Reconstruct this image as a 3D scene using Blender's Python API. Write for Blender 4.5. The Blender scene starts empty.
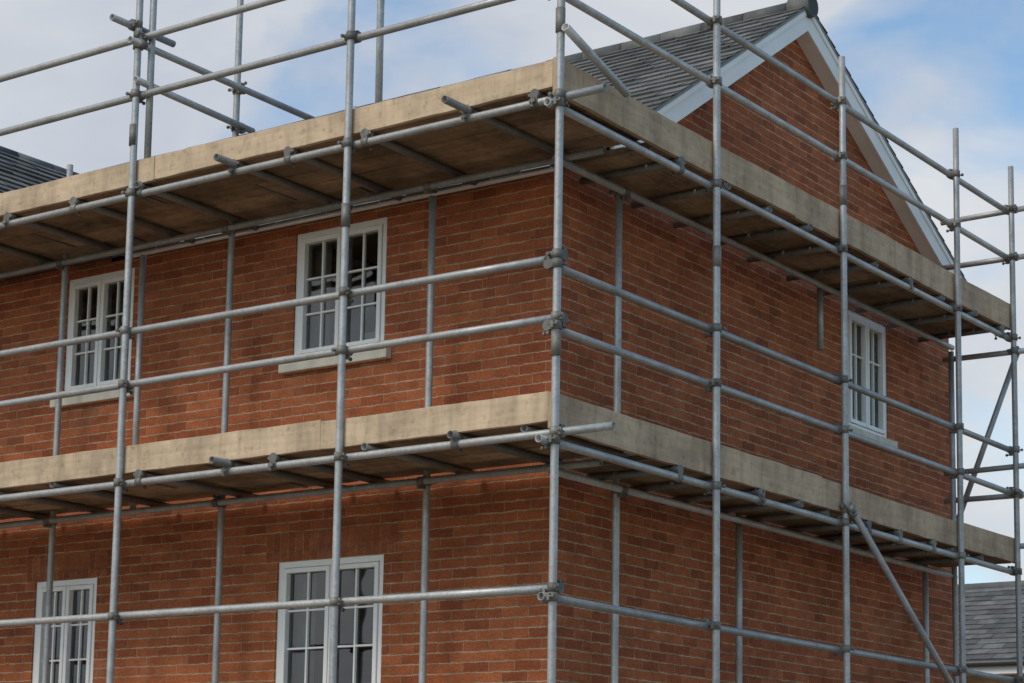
import bpy, math, random
from mathutils import Vector, Matrix
random.seed(7)
sc=bpy.context.scene
sc.view_settings.view_transform='Standard'; sc.view_settings.look='None'; sc.view_settings.exposure=0
COL=bpy.context.collection

# ---------------------------------------------------------------- materials
def newmat(name):
    m=bpy.data.materials.new(name); m.use_nodes=True
    nt=m.node_tree; b=nt.nodes['Principled BSDF']; return m,nt,b
def L(nt,a,b): nt.links.new(a,b)
def ramp(nt,src,stops):
    r=nt.nodes.new('ShaderNodeValToRGB'); el=r.color_ramp.elements
    while len(el)<len(stops): el.new(0.5)
    for e,(p,c) in zip(el,stops):
        e.position=p; e.color=(c,c,c,1) if not isinstance(c,tuple) else (*c,1)
    L(nt,src,r.inputs[0]); return r.outputs[0]
def mix(nt,mode,fac,a,b):
    n=nt.nodes.new('ShaderNodeMix'); n.data_type='RGBA'; n.blend_type=mode
    for s,i in ((fac,0),(a,6),(b,7)):
        if hasattr(s,'is_output'): L(nt,s,n.inputs[i])
        else: n.inputs[i].default_value = s if i==0 else (*s,1) if len(s)==3 else s
    return n.outputs[2]
def objco(nt,scale=(1,1,1)):
    tc=nt.nodes.new('ShaderNodeTexCoord'); mp=nt.nodes.new('ShaderNodeMapping'); mp.inputs['Scale'].default_value=scale
    L(nt,tc.outputs['Object'],mp.inputs[0]); return mp.outputs[0]
def noise(nt,co,scale,detail=4,rough=.55,dist=0):
    n=nt.nodes.new('ShaderNodeTexNoise'); n.inputs['Scale'].default_value=scale; n.inputs['Detail'].default_value=detail
    n.inputs['Roughness'].default_value=rough; n.inputs['Distortion'].default_value=dist
    L(nt,co,n.inputs['Vector']); return n.outputs['Fac']
def bump(nt,b,h,strength,dist):
    n=nt.nodes.new('ShaderNodeBump'); n.inputs['Strength'].default_value=strength; n.inputs['Distance'].default_value=dist
    L(nt,h,n.inputs['Height']); L(nt,n.outputs[0],b.inputs['Normal'])
def math_(nt,op,a,b=None,clamp=False):
    n=nt.nodes.new('ShaderNodeMath'); n.operation=op; n.use_clamp=clamp
    for s,i in ((a,0),(b,1)):
        if s is None: continue
        if hasattr(s,'is_output'): L(nt,s,n.inputs[i])
        else: n.inputs[i].default_value=s
    return n.outputs[0]
def tone(nt):
    a=nt.nodes.new('ShaderNodeAttribute'); a.attribute_name='tone'; return a.outputs['Fac']

def brick_mat(name,soldier=False,c1=(.47,.142,.058),c2=(.29,.080,.037),mortar=(.43,.24,.14),bed=(.58,.39,.25)):
    m,nt,b=newmat(name)
    tc=nt.nodes.new('ShaderNodeTexCoord'); sx=nt.nodes.new('ShaderNodeSeparateXYZ'); L(nt,tc.outputs['Object'],sx.inputs[0])
    s=math_(nt,'ADD',sx.outputs[0],sx.outputs[1])
    n1=noise(nt,tc.outputs['Object'],14,2)
    s2=math_(nt,'ADD',s,math_(nt,'MULTIPLY',math_(nt,'SUBTRACT',n1,.5),.018))
    z2=math_(nt,'ADD',sx.outputs[2],math_(nt,'MULTIPLY',math_(nt,'SUBTRACT',n1,.5),.019))
    cx=nt.nodes.new('ShaderNodeCombineXYZ')
    if soldier: L(nt,z2,cx.inputs[0]); L(nt,s2,cx.inputs[1])
    else: L(nt,s2,cx.inputs[0]); L(nt,z2,cx.inputs[1])
    bt=nt.nodes.new('ShaderNodeTexBrick'); L(nt,cx.outputs[0],bt.inputs['Vector'])
    bt.inputs['Scale'].default_value=1; bt.inputs['Brick Width'].default_value=.225; bt.inputs['Row Height'].default_value=.075
    bt.inputs['Mortar Size'].default_value=.006; bt.inputs['Mortar Smooth'].default_value=.5; bt.inputs['Bias'].default_value=-.15
    bt.inputs['Color1'].default_value=(*c1,1); bt.inputs['Color2'].default_value=(*c2,1); bt.inputs['Mortar'].default_value=(*mortar,1)
    if soldier: bt.offset=0
    mpn=nt.nodes.new('ShaderNodeMapping'); mpn.inputs['Scale'].default_value=(1,1,2.5); L(nt,tc.outputs['Object'],mpn.inputs[0])
    big=noise(nt,tc.outputs['Object'],.8,3,.6); med=noise(nt,mpn.outputs[0],5.5,4,.7); fine=noise(nt,tc.outputs['Object'],60,2,.7)
    stn=noise(nt,tc.outputs['Object'],1.9,4,.65,.3)
    col=bt.outputs['Color']
    fr=math_(nt,'FRACT',math_(nt,'DIVIDE',s2 if soldier else z2,.075))
    ed=math_(nt,'ABSOLUTE',math_(nt,'SUBTRACT',fr,.5))
    bm=ramp(nt,ed,[(.385,0.),(.46,1.)])
    vis=ramp(nt,med,[(.32,.24),(.60,.92)])
    col=mix(nt,'MIX',math_(nt,'MULTIPLY',bm,vis),col,bed)
    col=mix(nt,'MULTIPLY',1.0,col,ramp(nt,big,[(.3,.78),(.7,1.12)]))
    col=mix(nt,'MULTIPLY',1.0,col,ramp(nt,med,[(.3,.76),(.72,1.2)]))
    col=mix(nt,'MULTIPLY',.8,col,ramp(nt,fine,[(.3,.66),(.7,1.26)]))
    col=mix(nt,'MIX',ramp(nt,stn,[(.58,0.),(.74,.42)]),col,(.18,.09,.055))
    col=mix(nt,'MIX',ramp(nt,stn,[(.26,.32),(.40,0.)]),col,(.42,.235,.145))
    L(nt,col,b.inputs['Base Color']); b.inputs['Roughness'].default_value=.92; b.inputs['Specular IOR Level'].default_value=.15
    h=math_(nt,'ADD',math_(nt,'MULTIPLY',bt.outputs['Fac'],-1.0),math_(nt,'MULTIPLY',fine,.6))
    bump(nt,b,h,.8,.009); return m
M_brick=brick_mat('weathered_brick'); M_sold=brick_mat('soldier_brick',True,(.41,.128,.056),(.30,.086,.042),(.32,.165,.09),(.40,.23,.135))
M_brick2=brick_mat('pale_brick',False,(.42,.28,.16),(.36,.22,.13),(.4,.32,.22))

def wood_mat(name,axis,base=(.64,.48,.325),dark=(.45,.325,.215),dirt=.70):
    m,nt,b=newmat(name)
    sc_=(.6,8,8) if axis=='X' else (8,.6,8)
    co=objco(nt,sc_); co1=objco(nt,(1,1,1)); cod=objco(nt,(5,5,.7))
    g=noise(nt,co,3,4,.65,.3); st=noise(nt,co1,1.9,4,.65); sp=noise(nt,co1,20,3,.6); dr=noise(nt,cod,2.2,3,.6)
    col=mix(nt,'MIX',ramp(nt,g,[(.32,0.),(.66,1.)]),dark,base)
    col=mix(nt,'MIX',.45,col,base)
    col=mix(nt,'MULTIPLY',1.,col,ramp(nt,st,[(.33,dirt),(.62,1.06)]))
    col=mix(nt,'MULTIPLY',.6,col,ramp(nt,dr,[(.30,.64),(.55,1.04)]))
    col=mix(nt,'MULTIPLY',.6,col,ramp(nt,sp,[(.26,.55),(.44,1.0)]))
    col=mix(nt,'MULTIPLY',1.,col,ramp(nt,tone(nt),[(0.,.70),(1.,1.08)]))
    L(nt,col,b.inputs['Base Color']); b.inputs['Roughness'].default_value=.9; b.inputs['Specular IOR Level'].default_value=.15
    bump(nt,b,sp,.4,.004); return m
M_woodX=wood_mat('scaffold_board_wood_x','X'); M_woodY=wood_mat('scaffold_board_wood_y','Y',(.64,.465,.31),(.43,.305,.20))
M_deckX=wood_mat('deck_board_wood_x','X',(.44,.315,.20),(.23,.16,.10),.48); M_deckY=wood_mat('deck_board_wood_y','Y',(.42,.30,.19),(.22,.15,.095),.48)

def steel_mat(name,base,metal,rough,lo=.80):
    m,nt,b=newmat(name); co=objco(nt)
    a=noise(nt,co,5,3,.6); s=noise(nt,co,45,2,.6); r=noise(nt,co,2.3,4,.7)
    col=mix(nt,'MULTIPLY',1.,base,ramp(nt,a,[(.3,lo),(.7,1.08)]))
    col=mix(nt,'MULTIPLY',.6,col,ramp(nt,s,[(.3,.68),(.55,1.05)]))
    col=mix(nt,'MIX',ramp(nt,r,[(.57,0.),(.68,.5)]),col,(.30,.26,.215))
    col=mix(nt,'MULTIPLY',1.,col,ramp(nt,tone(nt),[(0.,.72),(1.,1.1)]))
    L(nt,col,b.inputs['Base Color']); b.inputs['Metallic'].default_value=metal
    L(nt,ramp(nt,a,[(.3,rough+.1),(.7,rough-.06)]),b.inputs['Roughness'])
    bump(nt,b,s,.1,.002); return m
M_steel=steel_mat('galvanised_steel',(.48,.47,.455),.42,.48)
M_tran=steel_mat('dark_steel',(.25,.24,.225),.4,.55)  # darker steel base colour, used only for the transoms under the decks
M_clamp=steel_mat('coupler_steel',(.25,.23,.205),.35,.6,.7)

def plain(name,c,rough=.5,nz=.12,scale=8,spec=.5,bs=.1):
    m,nt,b=newmat(name); co=objco(nt); n=noise(nt,co,scale,4,.6)
    L(nt,mix(nt,'MULTIPLY',1.,c,ramp(nt,n,[(.3,1-nz),(.7,1.0)])),b.inputs['Base Color'])
    b.inputs['Roughness'].default_value=rough; b.inputs['Specular IOR Level'].default_value=spec
    bump(nt,b,n,bs,.003); return m
M_white=plain('white_frame_paint',(.93,.91,.87),.4,.05,5)
M_barge=plain('barge_board_paint',(.90,.88,.84),.6,.12,3)
M_stone=plain('cast_stone_sill',(.80,.73,.59),.8,.25,9,.3,.4)
M_dark=plain('dark_interior',(.05,.048,.045),.9)
M_curtain=plain('pale_curtain',(.42,.41,.38),.9,.3,6)
M_mort=plain('verge_mortar',(.34,.33,.30),.9,.3,14,.3,.6)
M_gutter=plain('gutter_plastic',(.05,.05,.05),.4)

def slate_mat():
    m,nt,b=newmat('roof_slate'); co=objco(nt); n=noise(nt,co,5,4,.65); f=noise(nt,co,40,2,.6)
    col=mix(nt,'MIX',tone(nt),(.085,.085,.084),(.18,.177,.170))
    col=mix(nt,'MULTIPLY',1.,col,ramp(nt,n,[(.3,.7),(.7,1.2)]))
    col=mix(nt,'MIX',ramp(nt,n,[(.58,0.),(.72,.4)]),col,(.20,.18,.13))
    L(nt,col,b.inputs['Base Color']); b.inputs['Roughness'].default_value=.8; b.inputs['Specular IOR Level'].default_value=.25
    bump(nt,b,f,.4,.003); return m
M_slate=slate_mat()
def glass_mat():
    m=bpy.data.materials.new('window_glass'); m.use_nodes=True; nt=m.node_tree; nt.nodes.clear()
    o=nt.nodes.new('ShaderNodeOutputMaterial'); mx=nt.nodes.new('ShaderNodeMixShader'); g=nt.nodes.new('ShaderNodeBsdfGlossy'); t=nt.nodes.new('ShaderNodeBsdfTransparent')
    fr=nt.nodes.new('ShaderNodeFresnel'); fr.inputs[0].default_value=2.0
    g.inputs['Roughness'].default_value=.03; g.inputs['Color'].default_value=(.95,.94,.92,1); t.inputs[0].default_value=(.7,.74,.73,1)
    co=objco(nt); n=noise(nt,co,1.6,2,.5); bp=nt.nodes.new('ShaderNodeBump'); bp.inputs['Strength'].default_value=.25; bp.inputs['Distance'].default_value=.03
    L(nt,n,bp.inputs['Height']); L(nt,bp.outputs[0],g.inputs['Normal'])
    L(nt,fr.outputs[0],mx.inputs[0]); L(nt,t.outputs[0],mx.inputs[1]); L(nt,g.outputs[0],mx.inputs[2]); L(nt,mx.outputs[0],o.inputs[0]); return m
M_glass=glass_mat()

# ---------------------------------------------------------------- mesh accumulator
class Acc:
    def __init__(s): s.v=[];s.f=[];s.sm=[];s.t=[]
    def face(s,pts,t=None,smooth=False):
        i=len(s.v); s.v+= [tuple(p) for p in pts]; s.f.append(list(range(i,i+len(pts)))); s.sm.append(smooth); s.t.append(random.random() if t is None else t)
    def box(s,c,ax,ay,az,t=None):
        t=random.random() if t is None else t
        c=Vector(c);ax=Vector(ax);ay=Vector(ay);az=Vector(az); i=len(s.v)
        for a in(-1,1):
            for b in(-1,1):
                for d in(-1,1): s.v.append(tuple(c+a*ax+b*ay+d*az))
        for q in((0,1,3,2),(4,6,7,5),(0,4,5,1),(2,3,7,6),(0,2,6,4),(1,5,7,3)):
            s.f.append([i+k for k in q]); s.sm.append(False); s.t.append(t)
    def bx(s,x0,x1,y0,y1,z0,z1,t=None):
        s.box(((x0+x1)/2,(y0+y1)/2,(z0+z1)/2),(abs(x1-x0)/2,0,0),(0,abs(y1-y0)/2,0),(0,0,abs(z1-z0)/2),t)
    def tube(s,p,q,r=.0265,n=16,hollow=True,t=None,bend=0):
        t=random.random() if t is None else t
        p=Vector(p);q=Vector(q);d=(q-p);Ln=d.length;d.normalize()
        u=d.cross(Vector((0,0,1)) if abs(d.z)<.9 else Vector((1,0,0))).normalized(); w=d.cross(u)
        def ring(c,rr):
            i=len(s.v)
            for k in range(n):
                a=2*math.pi*k/n; s.v.append(tuple(c+u*math.cos(a)*rr+w*math.sin(a)*rr))
            return i
        def join(a,b,sm):
            for k in range(n): s.f.append([a+k,a+(k+1)%n,b+(k+1)%n,b+k]); s.sm.append(sm); s.t.append(t)
        prof=[]
        if hollow and Ln>.3: prof+=[(.10,r*.84)]
        prof+=[(0.,r*.84 if hollow else r*.9),(0.,r)]
        if Ln>1.5 and bend:
            m=max(2,int(Ln/0.8)); off=(u*random.uniform(-1,1)+w*random.uniform(-1,1))*bend
            cps=[(Ln*k/m,off*math.sin(math.pi*k/m)) for k in range(1,m)]
        else: cps=[]
        seq=[]
        for a,rr in prof: seq.append((p+d*a,rr))
        for a,o in cps: seq.append((p+d*a+o,r))
        for a,rr in reversed(prof): seq.append((q-d*a,rr))
        ids=[ring(c,rr) for c,rr in seq]
        for j in range(len(ids)-1):
            join(ids[j],ids[j+1], abs(seq[j][1]-seq[j+1][1])<1e-6)
        s.f.append([ids[0]+k for k in range(n)][::-1]); s.sm.append(False); s.t.append(0)
        s.f.append([ids[-1]+k for k in range(n)]); s.sm.append(False); s.t.append(0)
    def obj(s,name,mat,parent=None,bevel=0,recalc=True):
        me=bpy.data.meshes.new(name); me.from_pydata(s.v,[],s.f); me.materials.append(mat)
        me.polygons.foreach_set('use_smooth',s.sm)
        at=me.attributes.new('tone','FLOAT','FACE'); at.data.foreach_set('value',s.t)
        if recalc:
            import bmesh
            bm=bmesh.new(); bm.from_mesh(me); bmesh.ops.recalc_face_normals(bm,faces=bm.faces); bm.to_mesh(me); bm.free()
        o=bpy.data.objects.new(name,me); COL.objects.link(o)
        if parent: o.parent=parent
        if bevel:
            b=o.modifiers.new('bevel','BEVEL'); b.width=bevel; b.segments=2; b.limit_method='ANGLE'
        return o
def empty(name):
    e=bpy.data.objects.new(name,None); COL.objects.link(e); return e

# ---------------------------------------------------------------- layout (metres; scaffold corner standard at x=0,y=0)
GZ=-1.65; WX=-.903; WY=1.365; XL=-11.0; YR=8.0
L1,D1,M1,T1,D2,M2,T2=1.393,2.376,3.094,3.489,4.542,5.290,5.745
AP_Y,AP_Z=4.82,6.99; SL,SR=.675,.525

# ---------------------------------------------------------------- house
house=empty('brick_house')
walls=Acc()
def panel(acc,mp,s0,s1,z0,z1,ops,depth=.11):
    ss=sorted({s0,s1,*[o[0] for o in ops],*[o[1] for o in ops]}); zs=sorted({z0,z1,*[o[2] for o in ops],*[o[3] for o in ops]})
    for a,b in zip(ss,ss[1:]):
        for c,d in zip(zs,zs[1:]):
            if any(o[0]<=a and b<=o[1] and o[2]<=c and d<=o[3] for o in ops): continue
            acc.face([mp(a,0,c),mp(b,0,c),mp(b,0,d),mp(a,0,d)],.5)
    for a,b,c,d in ops:
        for p,q in (((a,c),(b,c)),((b,c),(b,d)),((b,d),(a,d)),((a,d),(a,c))):
            acc.face([mp(p[0],0,p[1]),mp(q[0],0,q[1]),mp(q[0],-depth,q[1]),mp(p[0],-depth,p[1])],.5)
mF=lambda s,d,z: Vector((s,WY-d,z))
mR=lambda s,d,z: Vector((WX+d,s,z))
opsF=[(-3.41,-2.50,3.50,4.52),(-5.98,-5.18,3.50,4.52),(-3.49,-2.45,.62,1.95),(-6.20,-5.46,.62,1.95),(-8.9,-7.9,3.50,4.52),(-8.9,-7.9,.62,1.95)]
opsR=[(5.84,6.64,3.50,4.57)]
WT=4.60
panel(walls,mF,XL,WX,GZ,WT,opsF); panel(walls,mR,WY,YR,GZ,WT,opsR)
walls.face([mR(WY,0,WT),mR(YR,0,WT),mR(YR,0,AP_Z-.08-SR*(YR-AP_Y)),mR(AP_Y,0,AP_Z-.08),mR(WY,0,WT+.005)],.5)
walls.face([(XL,YR,GZ),(WX,YR,GZ),(WX,YR,5.2),(XL,YR,5.2)],.5)
walls.face([(XL,WY,GZ),(XL,YR,GZ),(XL,YR,5.2),(XL,AP_Y,AP_Z-.1),(XL,WY,WT)],.5)
walls.obj('brick_walls',M_brick,house)
sold=Acc()
for a,b,c,d in [opsF[2],opsF[3],opsF[5]]:
    sold.bx(a-.12,b+.12,WY-.004,WY+.05,d+.002,d+.217,.5)
sold.obj('soldier_lintels',M_sold,house)

def window(name,mp,a,b,c,d,cas=2,cols=2,rows=3,curtain=0):
    fr=Acc(); gl=Acc(); it=Acc(); cu=Acc(); st=Acc()
    def B(acc,s0,s1,z0,z1,d0,d1):
        p=mp(s0,d0,z0); q=mp(s1,d1,z1)
        acc.bx(min(p.x,q.x),max(p.x,q.x),min(p.y,q.y),max(p.y,q.y),z0,z1)
    fo=.05
    B(fr,a,a+fo,c,d,-.10,-.016); B(fr,b-fo,b,c,d,-.10,-.016)
    B(fr,a+fo,b-fo,d-fo,d,-.10,-.018); B(fr,a+fo,b-fo,c,c+fo,-.10,-.018)
    w=(b-a-2*fo)/cas
    for i in range(cas):
        s0=a+fo+i*w+.004; s1=s0+w-.008; z0=c+fo+.004; z1=d-fo-.004; sb=.036
        B(fr,s0,s0+sb,z0,z1,-.085,-.004); B(fr,s1-sb,s1,z0,z1,-.085,-.004)
        B(fr,s0+sb,s1-sb,z1-sb,z1,-.085,-.006); B(fr,s0+sb,s1-sb,z0,z0+sb,-.085,-.006)
        gs0,gs1,gz0,gz1=s0+sb,s1-sb,z0+sb,z1-sb
        for k in range(1,cols):
            x=gs0+(gs1-gs0)*k/cols; B(fr,x-.008,x+.008,gz0,gz1,-.062,-.030)
        for k in range(1,rows):
            z=gz0+(gz1-gz0)*k/rows; B(fr,gs0,gs1,z-.008,z+.008,-.060,-.032)
        ti=random.uniform(-.006,.006)
        gl.face([mp(gs0,-.052,gz0),mp(gs1,-.052+ti,gz0),mp(gs1,-.052+ti,gz1),mp(gs0,-.052,gz1)])
    D=-1.6; e=.25
    P=lambda s,dd,z: mp(s,dd,z)
    it.face([P(a-e,D,c-e),P(b+e,D,c-e),P(b+e,D,d+.1),P(a-e,D,d+.1)])
    for q in (((a-e,c-e),(b+e,c-e)),((b+e,c-e),(b+e,d+.1)),((b+e,d+.1),(a-e,d+.1)),((a-e,d+.1),(a-e,c-e))):
        (s0,z0),(s1,z1)=q; it.face([P(s0,-.115,z0),P(s1,-.115,z1),P(s1,D,z1),P(s0,D,z0)])
    if curtain:
      for (s0,s1) in ((a+.02,a+.02+(b-a)*.22),(b-.02-(b-a)*.2,b-.02)):
            n=10
            for k in range(n):
                p0=s0+(s1-s0)*k/n; p1=s0+(s1-s0)*(k+1)/n; da=-.17-.03*(k%2); db=-.17-.03*((k+1)%2)
                cu.face([P(p0,da,c),P(p1,db,c),P(p1,db,d),P(p0,da,d)],.5)
    B(st,a-.09,b+.07,c-.088,c-.004,-.09,.06)
    B(cu,a+.55*(b-a),a+.78*(b-a),c+.02,c+.20,-.32,-.2); B(cu,a+.2*(b-a),a+.3*(b-a),c+.02,c+.26,-.30,-.22)
    fr.obj(name+'_frame',M_white,house,.004); gl.obj(name+'_glass',M_glass,house,recalc=False); it.obj(name+'_room',M_dark,house)
    if cu.f: cu.obj(name+'_curtain',M_curtain,house)
    st.obj(name+'_sill',M_stone,house,.008)
for i,(a,b,c,d) in enumerate(opsF): window('front_window_%d'%i,mF,a,b,c,d,2,2,3 if d-c<1.2 else 4,i in(0,2,4))
for i,(a,b,c,d) in enumerate(opsR): window('gable_window_%d'%i,mR,a,b,c,d,2,2,3,0)

def slope(acc,o,along,up,course=.17,slate=.26,lift=.014,clip=None,back=True):
    """slated slope made of separate overlapping slates. o: eave corner, along/up: full vectors"""
    o=Vector(o);al=Vector(along);u=Vector(up); La=al.length; Lu=u.length; ad=al.normalized(); ud=u.normalized()
    nn=ad.cross(ud); nn=nn if nn.z>0 else -nn
    nc=int(math.ceil(Lu/course))
    for i in range(nc):
        v0=i*course; v1=min(Lu,(i+1)*course)
        s=-(slate/2 if i%2 else 0)
        while s<La:
            a=max(0,s+.003); b=min(La,s+slate-.003); s+=slate
            if b-a<.02: continue
            l=lift+random.uniform(-.003,.006)
            if clip and not clip(o+ad*(a+b)/2+ud*(v0+v1)/2): continue
            p=[o+ad*a+ud*v0+nn*l,o+ad*b+ud*v0+nn*(l+random.uniform(-.002,.002)),o+ad*b+ud*v1,o+ad*a+ud*v1]
            t=random.random(); acc.face(p,t)
            acc.face([p[0]-nn*l*1.0,p[1]-nn*l*1.0,p[1],p[0]],t*.4)
    if back: acc.face([o-nn*.006,o+al-nn*.006,o+al+u-nn*.006,o+u-nn*.006],.0)
roof=Acc()
VX=WX+.15
ye=1.29; ze=AP_Z-SL*(AP_Y-ye); yb=8.15; zb=AP_Z-SR*(yb-AP_Y)
slope(roof,(XL-.1,ye,ze),(VX+.02-XL+.1,0,0),(0,AP_Y-ye,AP_Z-ze))
slope(roof,(XL-.1,yb,zb),(VX+.02-XL+.1,0,0),(0,AP_Y-yb,AP_Z-zb))
wx_,wz=-7.36,6.02; k_=.68
main=lambda y: AP_Z-SL*(AP_Y-y)
cl=lambda p: p.z>main(p.y)-.03
hw=1.7   # the wing roof stops just above the deck
slope(roof,(wx_+hw,.62,wz-hw*k_),(0,3.0,0),(-hw,0,hw*k_),clip=cl,back=False)
slope(roof,(wx_-hw,.62,wz-hw*k_),(0,3.0,0),(hw,0,hw*k_),clip=cl,back=False)
for sg in (-1,1):
    roof.face([(wx_+sg*hw,.62,wz-hw*k_-.008),(wx_,.62,wz-.008),(wx_,3.3,wz-.008),(wx_+sg*hw,1.9,wz-hw*k_-.008)],.1)
roof.obj('slate_roof',M_slate,house)
wb=Acc()
for sg in (-1,1):
    P=[(wx_,z0,wz-d) for z0 in (.63,.66) for d in (.02,.2)]+[(wx_+sg*hw,z0,wz-hw*k_-d) for z0 in (.63,.66) for d in (.02,.2)]
    for q in ((0,1,3,2),(4,5,7,6),(0,1,5,4),(2,3,7,6),(0,2,6,4),(1,3,7,5)): wb.face([P[i] for i in q],.5)
wb.obj('wing_barge_boards',M_barge,house)
wg=Acc(); wg.face([(wx_-1.9,WY-.003,WT),(wx_+1.9,WY-.003,WT),(wx_+1.9,WY-.003,WT+.1),(wx_,WY-.003,wz-.05),(wx_-1.9,WY-.003,WT+.1)],.5); wg.obj('wing_gable_brick',M_brick,house)
rid=Acc()
x=XL
while x<VX+.02:
    x1=min(x+.42,VX+.03); rid.tube((x,AP_Y,AP_Z-.035),(x1-.006,AP_Y,AP_Z-.035+random.uniform(-.003,.003)),.085+random.uniform(0,.006),14,False,random.random()); x=x1
rid.tube((VX-.16,AP_Y,AP_Z-.02),(VX+.05,AP_Y,AP_Z-.02),.098,14,False,.6)
y=.62
while y<3.4:
    rid.tube((wx_,y,wz-.045),(wx_,y+.41,wz-.045),.075,14,False,random.random()); y+=.42
rid.obj('ridge_tiles',M_slate,house)
bar=Acc(); mo=Acc()
def sloped(acc,y0,y1,k,x0,x1,top,bot):
    z=lambda y: AP_Z-k*abs(y-AP_Y)
    P=[]
    for xx in (x0,x1):
        P+= [(xx,y0,z(y0)-top),(xx,y1,z(y1)-top),(xx,y1,z(y1)-bot),(xx,y0,z(y0)-bot)]
    for q in ((0,1,2,3),(7,6,5,4),(0,4,5,1),(1,5,6,2),(2,6,7,3),(3,7,4,0)): acc.face([P[i] for i in q],.5)
sloped(bar,ye+.5,AP_Y-.001,SL,VX-.028,VX,.035,.235); sloped(bar,AP_Y+.001,yb,SR,VX-.028,VX,.035,.235)
sloped(bar,ye+.5,AP_Y-.001,SL,WX-.01,VX-.03,.20,.225); sloped(bar,AP_Y+.001,yb,SR,WX-.01,VX-.03,.20,.225)
sloped(bar,ye+.5,AP_Y-.001,SL,VX-.0,VX+.012,.035,.085); sloped(bar,AP_Y+.001,yb,SR,VX-.0,VX+.012,.035,.085)
bar.obj('barge_boards',M_barge,house)
sloped(mo,ye+.1,AP_Y-.001,SL,VX-.1,VX+.016,.0,.033); sloped(mo,AP_Y+.001,yb,SR,VX-.1,VX+.016,.0,.033)
mo.obj('verge_mortar',M_mort,house)
fa=Acc(); fa.bx(XL,wx_-2.2,1.30,1.33,4.585,4.63); fa.bx(wx_+2.2,WX-.02,1.30,1.33,4.585,4.63); fa.obj('eaves_fascia',M_white,house)

# ---------------------------------------------------------------- scaffolding
scaf=empty('scaffolding')
st=Acc(); le=Acc(); tr=Acc(); cp=Acc(); br=Acc()
R_=.0262
XA=[0,-1.741,-3.824,-5.78,-7.8,-9.8]; YB=[1.982,3.951,6.152,7.402]
jj=lambda a=.006: random.uniform(-a,a)
def coupler(c,a1,a2,off):
    c=Vector(c);a1=Vector(a1).normalized();a2=Vector(a2).normalized();off=Vector(off); o=off.normalized()
    t=random.random()
    cp.tube(c-a1*.028,c+a1*.028,.0335,12,False,t); c2=c+off
    cp.tube(c2-a2*.028,c2+a2*.028,.0335,12,False,t)
    cp.box(c+off*.5,a1*.026,a2*.026,o*.012,t)
    sd=random.choice((-1,1))
    for (cc,ax,side) in ((c,a1,a2*sd),(c2,a2,a1*random.choice((-1,1)))):
        b0=cc+side*.040; cp.box(b0,ax*.022,side*.012,o*.010,t)
        sgn=1 if cc is c2 else -1
        q0=cc+side*.046-o*.028*sgn; q1=cc+side*.046+o*(.048*sgn)
        cp.tube(q0,q1,.0065,8,False,t); cp.tube(q1-o*.018*sgn,q1-o*.004*sgn,.0135,6,False,t)
def std(x,y,z0,z1,t=None,plate=True):
    st.tube((x,y,z0),(x+jj(.006),y+jj(.006),z1),R_,18,True,t,bend=.006)
    if plate: st.bx(x-.075,x+.075,y-.075,y+.075,GZ,GZ+.008)
tops=[7.6,7.6,7.6,7.4,7.6,7.5]
for x,z in zip(XA,tops): std(x,0,GZ,z)
for y,z in zip(YB,[6.75,6.08,6.13,6.13]): std(0,y,GZ,z)
for x,z in ((0,5.05),(-1.741,4.05),(-3.824,5.0),(0,2.95)):
    cp.tube((x,0,z-.08),(x,0,z+.08),.0315,14,False)
cp.tube((0,3.951,4.86),(0,3.951,5.02),.0315,14,False); cp.tube((0,1.982,3.9),(0,1.982,4.05),.0315,14,False)
IY=WY-.25; IX=WX+.20
for x,z in ((-1.87,4.50),(-3.86,7.3),(-5.74,5.42),(-7.8,5.4),(-9.8,5.4)): std(x,IY,GZ,z)
std(-4.82,IY,D1,4.5,None,False)
std(IX,1.79,GZ,4.5); std(IX,3.56,GZ,D1+.05); std(IX,4.92,3.98,4.55,None,False); std(IX+.02,6.9,GZ,2.4)
std(-.62,7.42,GZ,4.45)
std(-1.76,.34,D2+.12,7.4,None,False); std(-3.765,.095,D2+.12,7.5,None,False)
OFF=.053
def railL(z,x0=-10.3,x1=.02):
    dz=jj(.008)
    le.tube((x0,OFF,z+dz),(x1,OFF,z+jj(.006)),R_,16,True,bend=.008)
    for xx in XA:
        if xx<x0-.1: continue
        coupler((xx,0,z+dz*.5),(0,0,1),(1,0,0),(0,OFF,0))
def railR(z,y0=-.02,y1=7.46):
    le.tube((-OFF,y0,z+jj(.006)),(-OFF,y1,z+jj(.006)),R_,16,True,bend=.008)
    for yy in [0]+YB: coupler((0,yy,z),(0,0,1),(0,1,0),(-OFF,0,0))
for z in (L1,M1,T1,M2,T2): railL(z+.028,x1=-.0); railR(z-.028,y0=.04 if z!=L1 else -.05)
railL(D1+.02,x1=.40); railR(D1-.036,y0=-.10); railL(D2+.02,x1=.31); railR(D2-.036,y0=-.06)
railL(-.15); railR(-.2)
for z in (D1,D2):
    le.tube((-10.3,IY-OFF,z+.02),(WX+.55,IY-OFF,z+.02),R_,16); le.tube((IX+OFF,.9,z-.036),(IX+OFF,7.5,z-.036),R_,16)
    for x in (-1.87,-3.86,-5.74,-7.8): coupler((x,IY,z+.02),(0,0,1),(1,0,0),(0,-OFF,0))
    for y in (1.79,): coupler((IX,y,z-.036),(0,0,1),(0,1,0),(OFF,0,0))
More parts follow.
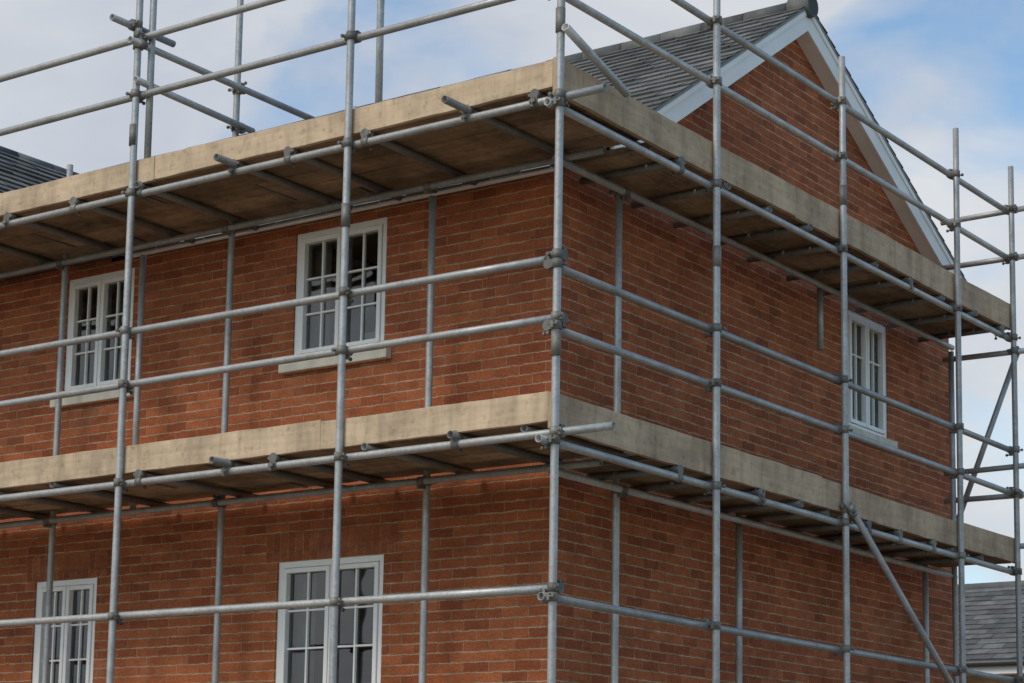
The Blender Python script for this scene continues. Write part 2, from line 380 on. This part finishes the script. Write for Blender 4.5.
for z in (D1,D2):
    zt=z+.020+.0535
    xs=[-.28,-.98,-1.62,-2.35,-3.05,-3.70,-4.5,-5.2,-5.9,-6.7,-7.5,-8.3,-9.1,-9.9]
    for k,x in enumerate(xs):
        x+=jj(.08); out=random.choice((.0,.02,.03,.05))
        if z==D2 and k==1: x,out=-.76,.26
        if z==D2 and k==4: x,out=-2.83,.20
        if z==D1 and k==4: x,out=-2.79,.17
        if z==D1 and k==1: x,out=-.80,.07
        tr.tube((x,OFF-out,zt),(x+jj(.02),WY-.05,zt),R_,16,True,random.random())
        if random.random()<.65: coupler((x,OFF,z+.02),(1,0,0),(0,1,0),(0,0,.0535))
    zt=z-.036+.0535
    y=1.55
    while y<7.4:
        out=random.choice((.0,.0,.02,.04))
        tr.tube((-OFF+out,y,zt),(WX+.03,y+jj(.03),zt),R_,16,True,random.random())
        if random.random()<.5: coupler((-OFF,y,z-.036),(0,1,0),(1,0,0),(0,0,.0535))
        y+=random.uniform(.48,.72)
le.tube((-3.78,-.12,T2-.05),(-3.80,2.34,T2-.05),R_); coupler((-3.824,0,T2-.05),(0,0,1),(0,1,0),(.053,0,0)); coupler((-3.86,IY,T2-.05),(0,0,1),(0,1,0),(.053,0,0))
le.tube((-3.78,-.05,M2+.12),(-3.80,1.25,M2+.10),R_); coupler((-3.86,IY,M2+.10),(0,0,1),(0,1,0),(.053,0,0))
le.tube((-1.70,-.78,T2+.10),(-1.70,.46,T2+.02),R_); coupler((-1.741,0,T2+.05),(0,0,1),(0,1,0),(.053,0,0)); coupler((-1.76,.34,T2+.03),(0,0,1),(0,1,0),(.053,0,0))
le.tube((-3.875,-.22,T2+.11),(-3.875,.42,T2+.11),R_); coupler((-3.824,0,T2+.11),(0,0,1),(0,1,0),(-.053,0,0))
std(-1.98,.35,D2+.12,D2+.42,None,False)
br.tube((.058,3.90,2.47),(.058,7.6,-.03),R_+.001)
coupler((0,3.951,2.44),(0,0,1),(0,.83,-.56),(.055,0,0))
br.tube((.058,-.03,4.985),(.058,.70,4.765),R_+.002)
br.tube((.02,7.47,4.42),(-.66,7.47,2.72),R_)
for z in (T2-.02,M2-.02,4.38,M1+.22,M1-.05,D1+.2): le.tube((.14,7.45,z),(-.72,7.45,z+jj(.01)),R_)
for z in (T2-.02,M2-.02,4.38,M1-.05): coupler((0,7.402,z),(0,0,1),(1,0,0),(0,.05,0))
st.obj('standards',M_steel,scaf); le.obj('ledgers_and_guard_rails',M_steel,scaf); tr.obj('transoms',M_tran,scaf); cp.obj('couplers',M_clamp,scaf); br.obj('braces',M_steel,scaf)
tX=Acc();tY=Acc();dX=Acc();dY=Acc();bd=Acc()
def wavy(acc,axis,a0,a1,c0,c1,z0,z1,t):
    n=max(2,int((a1-a0)/.12)); i=len(acc.v); ph=random.random()*6; am=random.uniform(.001,.005); wl=random.uniform(5,9)
    for k in range(n+1):
        a=a0+(a1-a0)*k/n; w=am*math.sin(ph+a*1.7); e=random.uniform(-.002,.0015)+.002*math.sin(a*wl+ph)
        e2=random.uniform(-.003,.003)
        for (c,z) in ((c0,z0),(c1,z0),(c1,z1),(c0,z1)):
            zz=z+w+(e if z==z1 else e2); cc=c+w*.7
            acc.v.append((a,cc,zz) if axis=='X' else (cc,a,zz))
    for k in range(n):
        for j in range(4):
            acc.f.append([i+k*4+j,i+k*4+(j+1)%4,i+(k+1)*4+(j+1)%4,i+(k+1)*4+j]); acc.sm.append(False); acc.t.append(t)
    acc.f.append([i,i+1,i+2,i+3]);acc.f.append([i+n*4+j for j in range(4)]); acc.sm+=[False]*2; acc.t+=[t*.7]*2
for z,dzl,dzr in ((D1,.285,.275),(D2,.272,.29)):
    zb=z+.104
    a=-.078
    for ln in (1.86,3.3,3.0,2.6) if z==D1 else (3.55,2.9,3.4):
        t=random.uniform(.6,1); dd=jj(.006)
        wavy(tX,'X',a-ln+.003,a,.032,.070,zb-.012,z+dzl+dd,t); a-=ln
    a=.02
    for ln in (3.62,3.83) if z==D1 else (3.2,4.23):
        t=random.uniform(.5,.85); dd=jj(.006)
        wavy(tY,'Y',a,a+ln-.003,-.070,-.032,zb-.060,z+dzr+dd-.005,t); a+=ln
    for k in range(5):
        y0=.078+k*.233; a=-.085
        while a>-10.2:
            ln=random.choice((3.9,3.0,2.4)); wavy(dX,'X',max(a-ln+.01,-10.3),a,y0,y0+.224,zb,zb+.038,random.random())
            bd.bx(a-.034,a-.002,y0+.004,y0+.220,zb-.0065,zb-.0035); a-=ln
    for k in range(3):
        x1=-.078-k*.237; a=1.25
        while a<7.4:
            ln=random.choice((3.9,3.0,2.4)); wavy(dY,'Y',a,min(a+ln-.01,7.43),x1-.228,x1,zb-.054,zb-.016,random.random())
            bd.bx(x1-.224,x1-.004,a+.002,a+.034,zb-.0605,zb-.0575); a+=ln
tX.obj('toe_boards_front',M_woodX,scaf,.003); tY.obj('toe_boards_gable',M_woodY,scaf,.003)
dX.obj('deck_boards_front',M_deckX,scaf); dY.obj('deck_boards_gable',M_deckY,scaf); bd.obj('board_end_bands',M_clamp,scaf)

# ---------------------------------------------------------------- neighbouring house
nb=empty('brick_house'); nw=Acc(); nw.bx(-22,4.5,19.9,25.3,GZ,2.62,.5); nw.obj('walls',M_brick2,nb)
nr=Acc(); slope(nr,(-22.2,19.6,2.66),(27,0,0),(0,3.0,1.5),.22,.33); slope(nr,(-22.2,25.6,2.66),(27,0,0),(0,-3.0,1.5),.22,.33)
nr.tube((-22.2,22.6,4.14),(4.8,22.6,4.14),.09,12,False,.4); nr.obj('slate_roof',M_slate,nb)
ng=Acc(); ng.face([(4.5,19.9,2.62),(4.5,25.3,2.62),(4.5,22.6,4.0)],.5); ng.face([(-22,19.9,2.62),(-22,25.3,2.62),(-22,22.6,4.0)],.5); ng.obj('gables',M_brick2,nb)
nf=Acc(); nf.bx(-22.1,4.7,19.62,19.66,2.44,2.66,.5); nf.bx(-22.1,4.7,19.66,19.9,2.44,2.46,.5); nf.obj('fascia_and_soffit',M_white,nb)
nu=Acc(); nu.tube((-22.1,19.56,2.60),(4.7,19.56,2.60),.055,12,False,.5); nu.obj('gutter',M_gutter,nb)

# ---------------------------------------------------------------- ground
g=Acc(); g.face([(-600,-600,GZ),(600,-600,GZ),(600,600,GZ),(-600,600,GZ)],.5)
m,nt,b=newmat('building_site_earth'); co=objco(nt); n=noise(nt,co,.35,6,.65)
L(nt,mix(nt,'MIX',ramp(nt,n,[(.4,0.),(.6,1.)]),(.27,.21,.15),(.19,.16,.11)),b.inputs['Base Color']); b.inputs['Roughness'].default_value=.95
g.obj('ground',m)

# ---------------------------------------------------------------- world, sun
w=bpy.data.worlds.new('World'); sc.world=w; w.use_nodes=True; nt=w.node_tree
bg=nt.nodes['Background']; bg.inputs[1].default_value=.135
sky=nt.nodes.new('ShaderNodeTexSky'); sky.sky_type='NISHITA'; sky.sun_disc=False
sunv=Vector((-.16,-.70,.72)).normalized()
sky.sun_elevation=math.asin(sunv.z); sky.sun_rotation=math.atan2(sunv.x,sunv.y)%(2*math.pi); sky.dust_density=1.0; sky.ozone_density=1.4
tc=nt.nodes.new('ShaderNodeTexCoord'); mp=nt.nodes.new('ShaderNodeMapping'); mp.inputs['Scale'].default_value=(1,1,1.7); mp.inputs['Location'].default_value=(.35,.1,.22); L(nt,tc.outputs['Generated'],mp.inputs[0])
cn=noise(nt,mp.outputs[0],6.5,6,.50,.35); cn2=noise(nt,mp.outputs[0],4.2,5,.52,.4)
sx=nt.nodes.new('ShaderNodeSeparateXYZ'); L(nt,tc.outputs['Generated'],sx.inputs[0])
bias=math_(nt,'MULTIPLY',math_(nt,'ADD',sx.outputs[0],.48),-.36)
f=math_(nt,'ADD',cn,bias)
cf=ramp(nt,f,[(.39,.10),(.55,1.)])
ccol=mix(nt,'MIX',ramp(nt,cn2,[(.36,0.),(.66,1.)]),(3.9,4.2,4.8),(5.6,5.7,5.8))
skc=mix(nt,'MULTIPLY',1.,sky.outputs[0],(1.15,1.33,1.33))
col=mix(nt,'MIX',math_(nt,'MULTIPLY',cf,.95),skc,ccol)
L(nt,col,bg.inputs[0])
sd=bpy.data.lights.new('sun','SUN'); sd.energy=1.65; sd.angle=math.radians(28); sd.color=(1,.90,.75)
so=bpy.data.objects.new('sun',sd); COL.objects.link(so); so.rotation_euler=sunv.to_track_quat('Z','Y').to_euler()

# ---------------------------------------------------------------- camera (shift lens, as in the photograph)
Rr=Vector((.8156,.5784,.0159)).normalized(); Fw=Vector((-.5743,.8059,.1437)); Fw=(Fw-Rr*Fw.dot(Rr)).normalized(); Up=Rr.cross(Fw)
cd=bpy.data.cameras.new('camera'); co_=bpy.data.objects.new('camera',cd); COL.objects.link(co_)
Mx=Matrix((Rr,Up,-Fw)).transposed().to_4x4(); Mx.translation=Vector((7.175,-10.411,-.055)); co_.matrix_world=Mx
cd.sensor_width=36; cd.sensor_fit='HORIZONTAL'; cd.lens=2085/1024*36; cd.shift_x=(512-521)/1024; cd.shift_y=(529-341.5)/1024; cd.clip_end=3000; cd.clip_start=.1
sc.camera=co_
